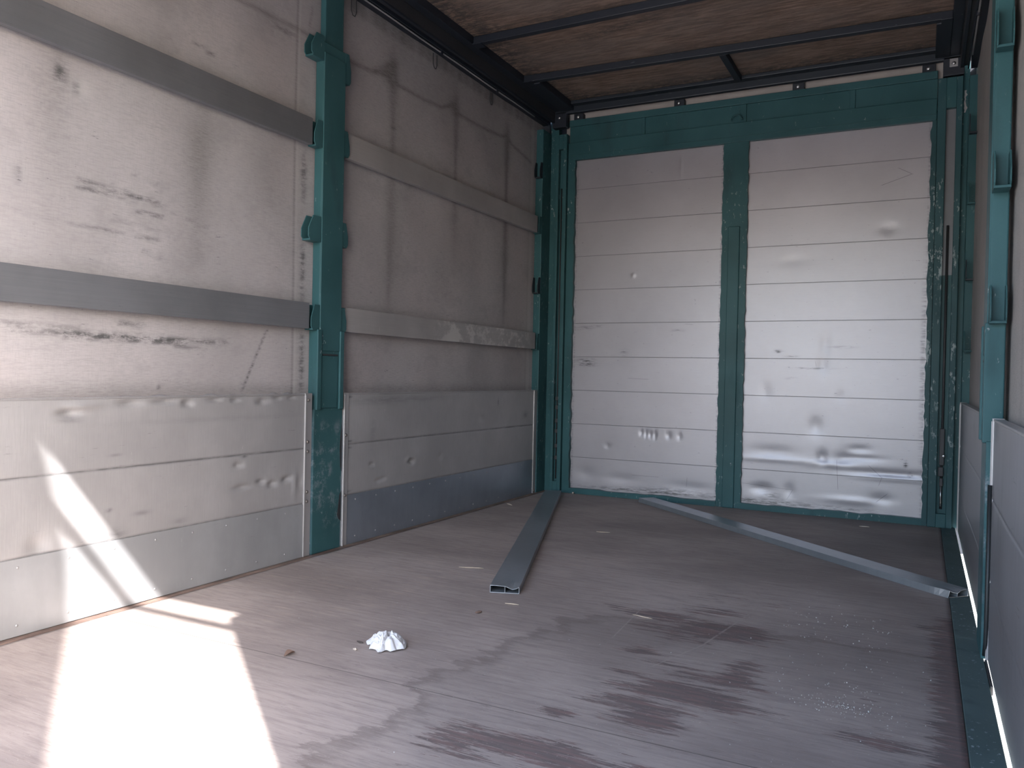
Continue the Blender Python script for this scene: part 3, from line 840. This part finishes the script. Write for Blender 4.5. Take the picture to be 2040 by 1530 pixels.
far_m = [(-1.9, .65, .25, .02, .3), (-1.55, .655, .3, .015, .25), (-1.95, .50, .02, .06, .25), (-2.12, .67, .015, .004, 1), (-2.12, .47, .015, .004, 1), (-2.12, .44, .015, .004, 1), (-2.12, .245, .015, .004, 1), (-.32, .53, .03, .02, .6), (-.5, .46, .25, .004, .5), (-.7, .62, .006, .02, .8)]
dropside(1, -2.160, -.16, 'aluminium dropside board on the left side between the post and the far corner', far_m, far_d, [(-2.166, -2.134, (.50, .23)), (-.205, -.16, (.02,))], (-2.132, -.207, .2277), kmat=KICK)
dropside(-1, -2.170, -.104, 'aluminium dropside board on the right side beyond the turquoise post', [(-1.5, .60, .1, .05, .3), (-1.4, .62, .02, .02, .8)], [(-1.0, .3, .3, .2, .004)], [(-.140, -.104, ())])
nb = dropside(-1, -4.62, -2.366, 'scratched aluminium dropside board on the right, closest to the camera', [(-2.62, .45, .02, .06, .5), (-2.7, .5, .03, .1, .3), (-2.9, .2, .3, .1, .3)], [(-2.9, .3, .3, .2, .004)], [(-2.380, -2.366, ())])
# black rubber seal at the foot of the right near board
b = MB(); b.tube([(2.4725, -2.378, .50), (2.4725, -2.378, .10), (2.472, -2.376, .05), (2.470, -2.373, .015)], .006, 8)
b.build('rubber_seal', mat_plain('black_rubber', (.015, .018, .02), .5), nb, 0, True)
MB().box(2.4705, 2.4770, -2.60, -2.37, -.02, .004).build('seal_foot', RUST, nb, .001)

# ------------------------------------------------------------------ laths
def hollow(Wd, H, t, L, dent=None, nseg=60):
    """lath lying along +y from 0 to L, width Wd on x, height H on z, open ends, web in the middle; dent(u, y) lowers the top"""
    bm = bmesh.new()
    outer = [(0, 0), (Wd, 0), (Wd, H), (Wd * .875, H), (Wd * .75, H), (Wd * .625, H), (Wd * .5, H), (Wd * .25, H), (0, H)]
    n = len(outer)
    def off(i, y):
        x, z = outer[i]
        if dent: x, z = dent(x, z, y)
        return x, z
    ys = [L * k / nseg for k in range(nseg + 1)]
    ro, ri = [], []
    for y in ys:
        ro.append([bm.verts.new((off(i, y)[0], y, off(i, y)[1])) for i in range(n)])
    inner = [(t, t), (Wd - t, t), (Wd - t, H - t), (Wd * .875, H - t), (Wd * .75, H - t), (Wd * .625, H - t), (Wd * .5, H - t), (Wd * .25, H - t), (t, H - t)]
    for y in ys:
        L2 = []
        for i, (x, z) in enumerate(inner):
            X, Z = (x, z)
            if dent:
                ox, oz = outer[i]; dx, dz = off(i, y); X += dx - ox; Z += dz - oz
            L2.append(bm.verts.new((X, y, Z)))
        ri.append(L2)
    for k in range(len(ys) - 1):
        for i in range(n):
            j = (i + 1) % n
            bm.faces.new((ro[k][i], ro[k][j], ro[k + 1][j], ro[k + 1][i]))
            bm.faces.new((ri[k][j], ri[k][i], ri[k + 1][i], ri[k + 1][j]))
    for k, fl_ in ((0, 1), (len(ys) - 1, 0)):
        for i in range(n):
            j = (i + 1) % n
            q = (ro[k][i], ri[k][i], ri[k][j], ro[k][j])
            bm.faces.new(q if fl_ else q[::-1])
    # the web
    a = Wd * .5
    zt = (lambda y: off(6, y)[1] - t * .5) 
    vs = []
    for y in (0, L):
        for x in (a - t * .45, a + t * .45):
            for z in (t * .5, zt(y)):
                vs.append(bm.verts.new((x, y + (.0005 if y == 0 else -.0005), z)))
    for f in ((0, 1, 3, 2), (4, 6, 7, 5), (0, 4, 5, 1), (2, 3, 7, 6), (1, 5, 7, 3), (0, 2, 6, 4)):
        bm.faces.new([vs[i] for i in f])
    bmesh.ops.recalc_face_normals(bm, faces=bm.faces[:])
    return bm

def bm_obj(bm, name, mat):
    me = bpy.data.meshes.new(name); bm.to_mesh(me); bm.free(); me.materials.append(mat)
    return link(bpy.data.objects.new(name, me))

# laths set in the pockets of the left side: lie on edge against the tarpaulin
def side_lath(y0, y1, z0, z1, mat, label, slope=0.0):
    bm = hollow(z1 - z0, .026, .0022, y1 - y0, None, 2)
    me = bpy.data.meshes.new('side_lath'); bm.to_mesh(me); bm.free()
    me.materials.append(mat)
    # x(width)->z, z(height)->x, y->y
    M3 = Matrix(((0, 0, 1, 0), (0, 1, 0, 0), (1, 0, 0, 0), (0, 0, 0, 1)))
    me.transform(Matrix.Translation((-.032, y0, z0)) @ M3)
    me.flip_normals()
    o = link(bpy.data.objects.new('side_lath', me))
    b = o.modifiers.new('bevel', 'BEVEL'); b.width = .0015; b.segments = 2; b.limit_method = 'ANGLE'
    return tag(o, label, 'lath', 'aluminium laths on the left side')
side_lath(-4.62, -2.394, .9613, 1.0694, LATH, 'lower aluminium lath on the left side, nearer the camera than the green post')
side_lath(-4.62, -2.394, 1.7333, 1.8432, LATH, 'upper aluminium lath on the left side, nearer the camera than the green post')
side_lath(-2.158, -.187, .9613, 1.0694, LATHP, 'lower aluminium lath between the green post and the far corner, with pale blotches')
side_lath(-2.158, -.187, 1.7333, 1.8432, LATHP, 'upper aluminium lath between the green post and the far corner')

def place(bm, name, o, d, label, mat=LOOSE):
    """put a lath's corner at o with +y along d"""
    d = Vector((d[0], d[1], 0)).normalized(); px = Vector((d.y, -d.x, 0))
    ob = bm_obj(bm, name, mat)
    Mx = Matrix.Identity(4)
    for i in range(3): Mx[i][0], Mx[i][1], Mx[i][2] = px[i], d[i], (0, 0, 1)[i]
    Mx.translation = Vector((o[0], o[1], .0012))
    ob.matrix_world = Mx
    b = ob.modifiers.new('bevel', 'BEVEL'); b.width = .0009; b.segments = 2; b.limit_method = 'ANGLE'; b.angle_limit = math.radians(50)
    return tag(ob, label, 'lath', 'loose aluminium laths on the floor')
def dent1(x, z, y):
    f = math.exp(-(y / .055) ** 2)
    if z > .02:
        z -= f * .0115 * math.exp(-((x - .083) / .019) ** 2)
    if x > .1: x -= f * .002
    return x, z
place(hollow(.108, .027, .0022, 2.46, dent1, 120), 'loose_lath', (.931, -2.482), (-.345, .939), 'loose hollow aluminium lath lying on the floor, open dented end towards the camera')
def dent2(x, z, y):
    f = math.exp(-(y / .05) ** 2)
    if z > .02:
        z -= f * .014 * math.exp(-((x - .045) / .02) ** 2)
    if x < .01: x += f * (.006 if z < .02 else .014)
    return x, z
place(hollow(.106, .027, .0022, 2.27, dent2, 120), 'loose_lath', (2.392, -1.678), (-.737, .676), 'loose aluminium lath lying aslant before the bulkhead, crushed end at the right rim')

# ------------------------------------------------------------------ litter on the floor
# crumpled tissue
bm = bmesh.new()
NR, NA = 60, 150
R = random.Random(11)
shape = [(0, .068), (25, .062), (50, .066), (80, .060), (105, .070), (120, .048), (150, .055), (172, .075), (188, .070), (215, .050), (240, .060), (262, .052), (285, .066), (300, .048), (320, .060), (342, .052), (360, .068)]
def rad(a):
    a = a % 360
    for (a0, r0), (a1, r1) in zip(shape, shape[1:]):
        if a0 <= a <= a1: return r0 + (r1 - r0) * (a - a0) / (a1 - a0)
rings = []
for i in range(NR + 1):
    q = i / NR; row = []
    for k in range(NA):
        a = 2 * math.pi * k / NA
        r = rad(math.degrees(a)) * q
        x, y = r * math.cos(a), r * math.sin(a) * .95
        v = Vector((x * 28, y * 28, 3.3))
        w_ = v + Vector((mnoise.noise(v * .9), mnoise.noise(v * .9 + Vector((5, 5, 5))), 0)) * 1.1
        f = (.55 - abs(mnoise.noise(w_ * .9))) * 1.3 + (.5 - abs(mnoise.noise(w_ * 1.9))) * .55 + mnoise.noise(w_ * 4.5) * .16
        env = (1 - q ** 3)
        z = .0025 + env * (.016 + .032 * f) * (1 - .30 * q) + (1 - env) * .008 * abs(mnoise.noise(v * 1.3))
        j = Vector((mnoise.noise(v * 1.7 + Vector((9, 0, 0))), mnoise.noise(v * 1.7 + Vector((0, 9, 0))), 0)) * .005
        row.append(bm.verts.new((x + j.x, y + j.y, z)))
    rings.append(row)
for A, B in zip(rings, rings[1:]):
    for k in range(NA):
        bm.faces.new((A[k], B[k], B[(k + 1) % NA], A[(k + 1) % NA]))
bmesh.ops.remove_doubles(bm, verts=bm.verts[:], dist=.00005)
nt_ = NT('white_tissue_paper')
nt_.set(Base_Color=nt_.mix(nt_.noise(60, detail=3), (.56, .56, .585), (.66, .66, .68)), Roughness=.85)
nt_.b.inputs['Subsurface Weight'].default_value = .15
nt_.b.inputs['Subsurface Radius'].default_value = (.01, .01, .01)
nt_.bump(nt_.noise(300, detail=2), .0005, .4)
ti = bm_obj(bm, 'crumpled_tissue', nt_.m)
ti.scale = (.90, .90, 1.0)
ti.location = (.953, -3.136, .0)
m = ti.modifiers.new('thickness', 'SOLIDIFY'); m.thickness = .0008; m.offset = 1
tag(ti, 'crumpled white paper tissue lying on the floor', 'tissue')

# glass crumbs and grit: nobody could count them
bm = bmesh.new()
R = random.Random(5)
def crumb(x, y, s):
    vs = [bm.verts.new((x + R.uniform(-s, s), y + R.uniform(-s, s), .0008 + (0 if k < 3 else R.uniform(.6, 1.3) * s))) for k in range(5)]
    bmesh.ops.convex_hull(bm, input=vs)
for _ in range(90): crumb(R.gauss(2.15, .040), R.gauss(-2.93, .022), R.uniform(.0008, .0021))
for _ in range(70): crumb(R.gauss(2.155, .10), R.gauss(-2.92, .06), R.uniform(.0007, .0016))
for _ in range(90): crumb(R.gauss(2.10, .12), R.gauss(-2.75, .14), R.uniform(.0009, .0020))
for _ in range(70): crumb(R.gauss(2.06, .10), R.gauss(-2.22, .10), R.uniform(.0012, .0024))
for _ in range(110):
    x = R.uniform(.2, 2.35)
    y = R.uniform(-3.8, -1.2)
    if abs(x - (.983 - (y + 2.465) * .367)) < .09 and y > -2.55: continue
    if y > -1.75 and abs(x - (2.41 - (y + 1.69) * 1.09)) < .25: continue
    crumb(x, y, R.uniform(.0008, .0017))
cr = bm_obj(bm, 'glass_crumbs', mat_plain('pale_glass_crumbs', (.48, .50, .49), .35, 0, .2))
tag(cr, 'scatter of tiny pale glass crumbs and grit on the floor', 'debris', None, 'stuff')

STRAW = mat_plain('straw', (.52, .43, .33), .7)
BARK = mat_plain('dark_twig', (.05, .038, .035), .7)
LEAF = mat_plain('dry_leaf', (.17, .11, .085), .7)
PALE = mat_plain('pale_chip', (.55, .48, .42), .7)
def sliver(name, mat, x, y, L, ang, w, label, cat, group=None, arch=.0):
    a = math.radians(ang); d = Vector((math.cos(a), math.sin(a), 0)); R_ = random.Random(int(x * 1000))
    pts = []; rs = []
    for k in range(7):
        t = k / 6
        pts.append(Vector((x, y, w * .9 + .001)) + d * (L * (t - .5)) + Vector((R_.uniform(-1, 1) * w * .5, R_.uniform(-1, 1) * w * .5, arch * math.sin(math.pi * t))))
        rs.append(w * (.35 + .65 * math.sin(math.pi * min(.97, max(.08, t)))))
    b = MB(); b.tube(pts, rs, 6)
    return tag(b.build(name, mat, None, 0, True), label, cat, group)
gp = 'straw and wood splinters on the floor'
sliver('straw', STRAW, 1.068, -2.575, .05, 8, .0022, 'short pale straw just in front of the open end of the left loose lath', 'straw', gp)
sliver('straw', STRAW, 1.499, -2.481, .07, -10, .0018, 'thin pale straw lying on the dark worn patch mid floor', 'straw', gp)
sliver('straw', STRAW, .69, -2.20, .10, 20, .0018, 'long tan straw on the floor left of the left loose lath', 'straw', gp)
sliver('straw', STRAW, .88, -1.20, .07, 12, .0018, 'pale straw on the floor behind the left loose lath', 'straw', gp)
sliver('wood_chip', PALE, .09, -.70, .07, -35, .0035, 'pale wood chip near the foot of the far left board', 'wood chip', gp)
sliver('wood_chip', PALE, 2.03, -.27, .05, 5, .003, 'small pale splinter on the dark floor before the right bulkhead panel', 'wood chip', gp)
sliver('wood_chip', LEAF, 1.02, -2.72, .022, 55, .0045, 'small brown chip below the open end of the left loose lath', 'wood chip', gp)
sliver('twig', BARK, .868, -3.148, .022, -8, .0028, 'tiny dark twig just left of the white tissue', 'twig')
sliver('pebble', PALE, .897, -3.206, .010, 0, .0042, 'tiny pale pebble in front of the white tissue on its left', 'pebble')
sliver('pebble', PALE, .236, -.058, .016, 80, .007, 'pale crumb of rubble at the foot of the bulkhead near the left corner', 'pebble')
# dry leaf
bm = bmesh.new()
rows = []
for i in range(9):
    t = i / 8; w = .010 * math.sin(math.pi * min(.98, max(.04, t))) ** .8
    rows.append([bm.verts.new(((t - .5) * .034, s * w, .002 + .010 * abs(s) * math.sin(math.pi * t) + .004 * t)) for s in (-1, -.5, 0, .5, 1)])
for A, B in zip(rows, rows[1:]):
    for k in range(4): bm.faces.new((A[k], A[k + 1], B[k + 1], B[k]))
lf = bm_obj(bm, 'dry_leaf', LEAF)
lf.location = (.767, -3.328, 0); lf.rotation_euler = (0, 0, math.radians(75))
m = lf.modifiers.new('thickness', 'SOLIDIFY'); m.thickness = .0006
tag(lf, 'small curled brown leaf on the floor beside the sunlit patch', 'leaf')

# ------------------------------------------------------------------ rear doorway and the added sun blocker outside, behind the camera
rd = thing('rear_doorway', (1.24, -4.75, 0), 'green steel rear door frame of the load space', 'door frame')
MB().box(-.05, 2.55, -4.80, -4.70, 2.227, 2.606).build('lintel', G, rd, .004)
MB().box(-.05, 2.55, -4.80, -4.775, 2.043, 2.080).build('cross_bar', G, rd, .003)
MB().box(-.05, .0, -4.80, -4.63, -.05, 2.227).build('jamb', G, rd, .004)
MB().box(2.484, 2.55, -4.846, -4.63, -.05, 2.227).build('jamb', G, rd, .004)
MB().box(-.05, 2.55, -4.86, -4.802, -.16, 0).build('sill', G, rd, .004)
pl = MB().prism([(-.60, 0), (.413, 0), (.22, 4.83), (-.034, 6.1), (-.60, 6.1)], 1, -.25, .25)  # added out of view, shaped to cut the left edge of the sun patch
pl = pl.build('sun_blocker', mat_plain('sun_blocker_grey', (.5, .48, .44), .8), None, .01)
pl.rotation_euler = (0, 0, math.atan2(.785, .62))
pl.location = (3.53 - .62 * .22, -6.24 - .785 * .22, -1.12)
tag(pl, 'added sun blocker with a sloping face, unseen in the yard behind the vehicle', 'sun blocker')
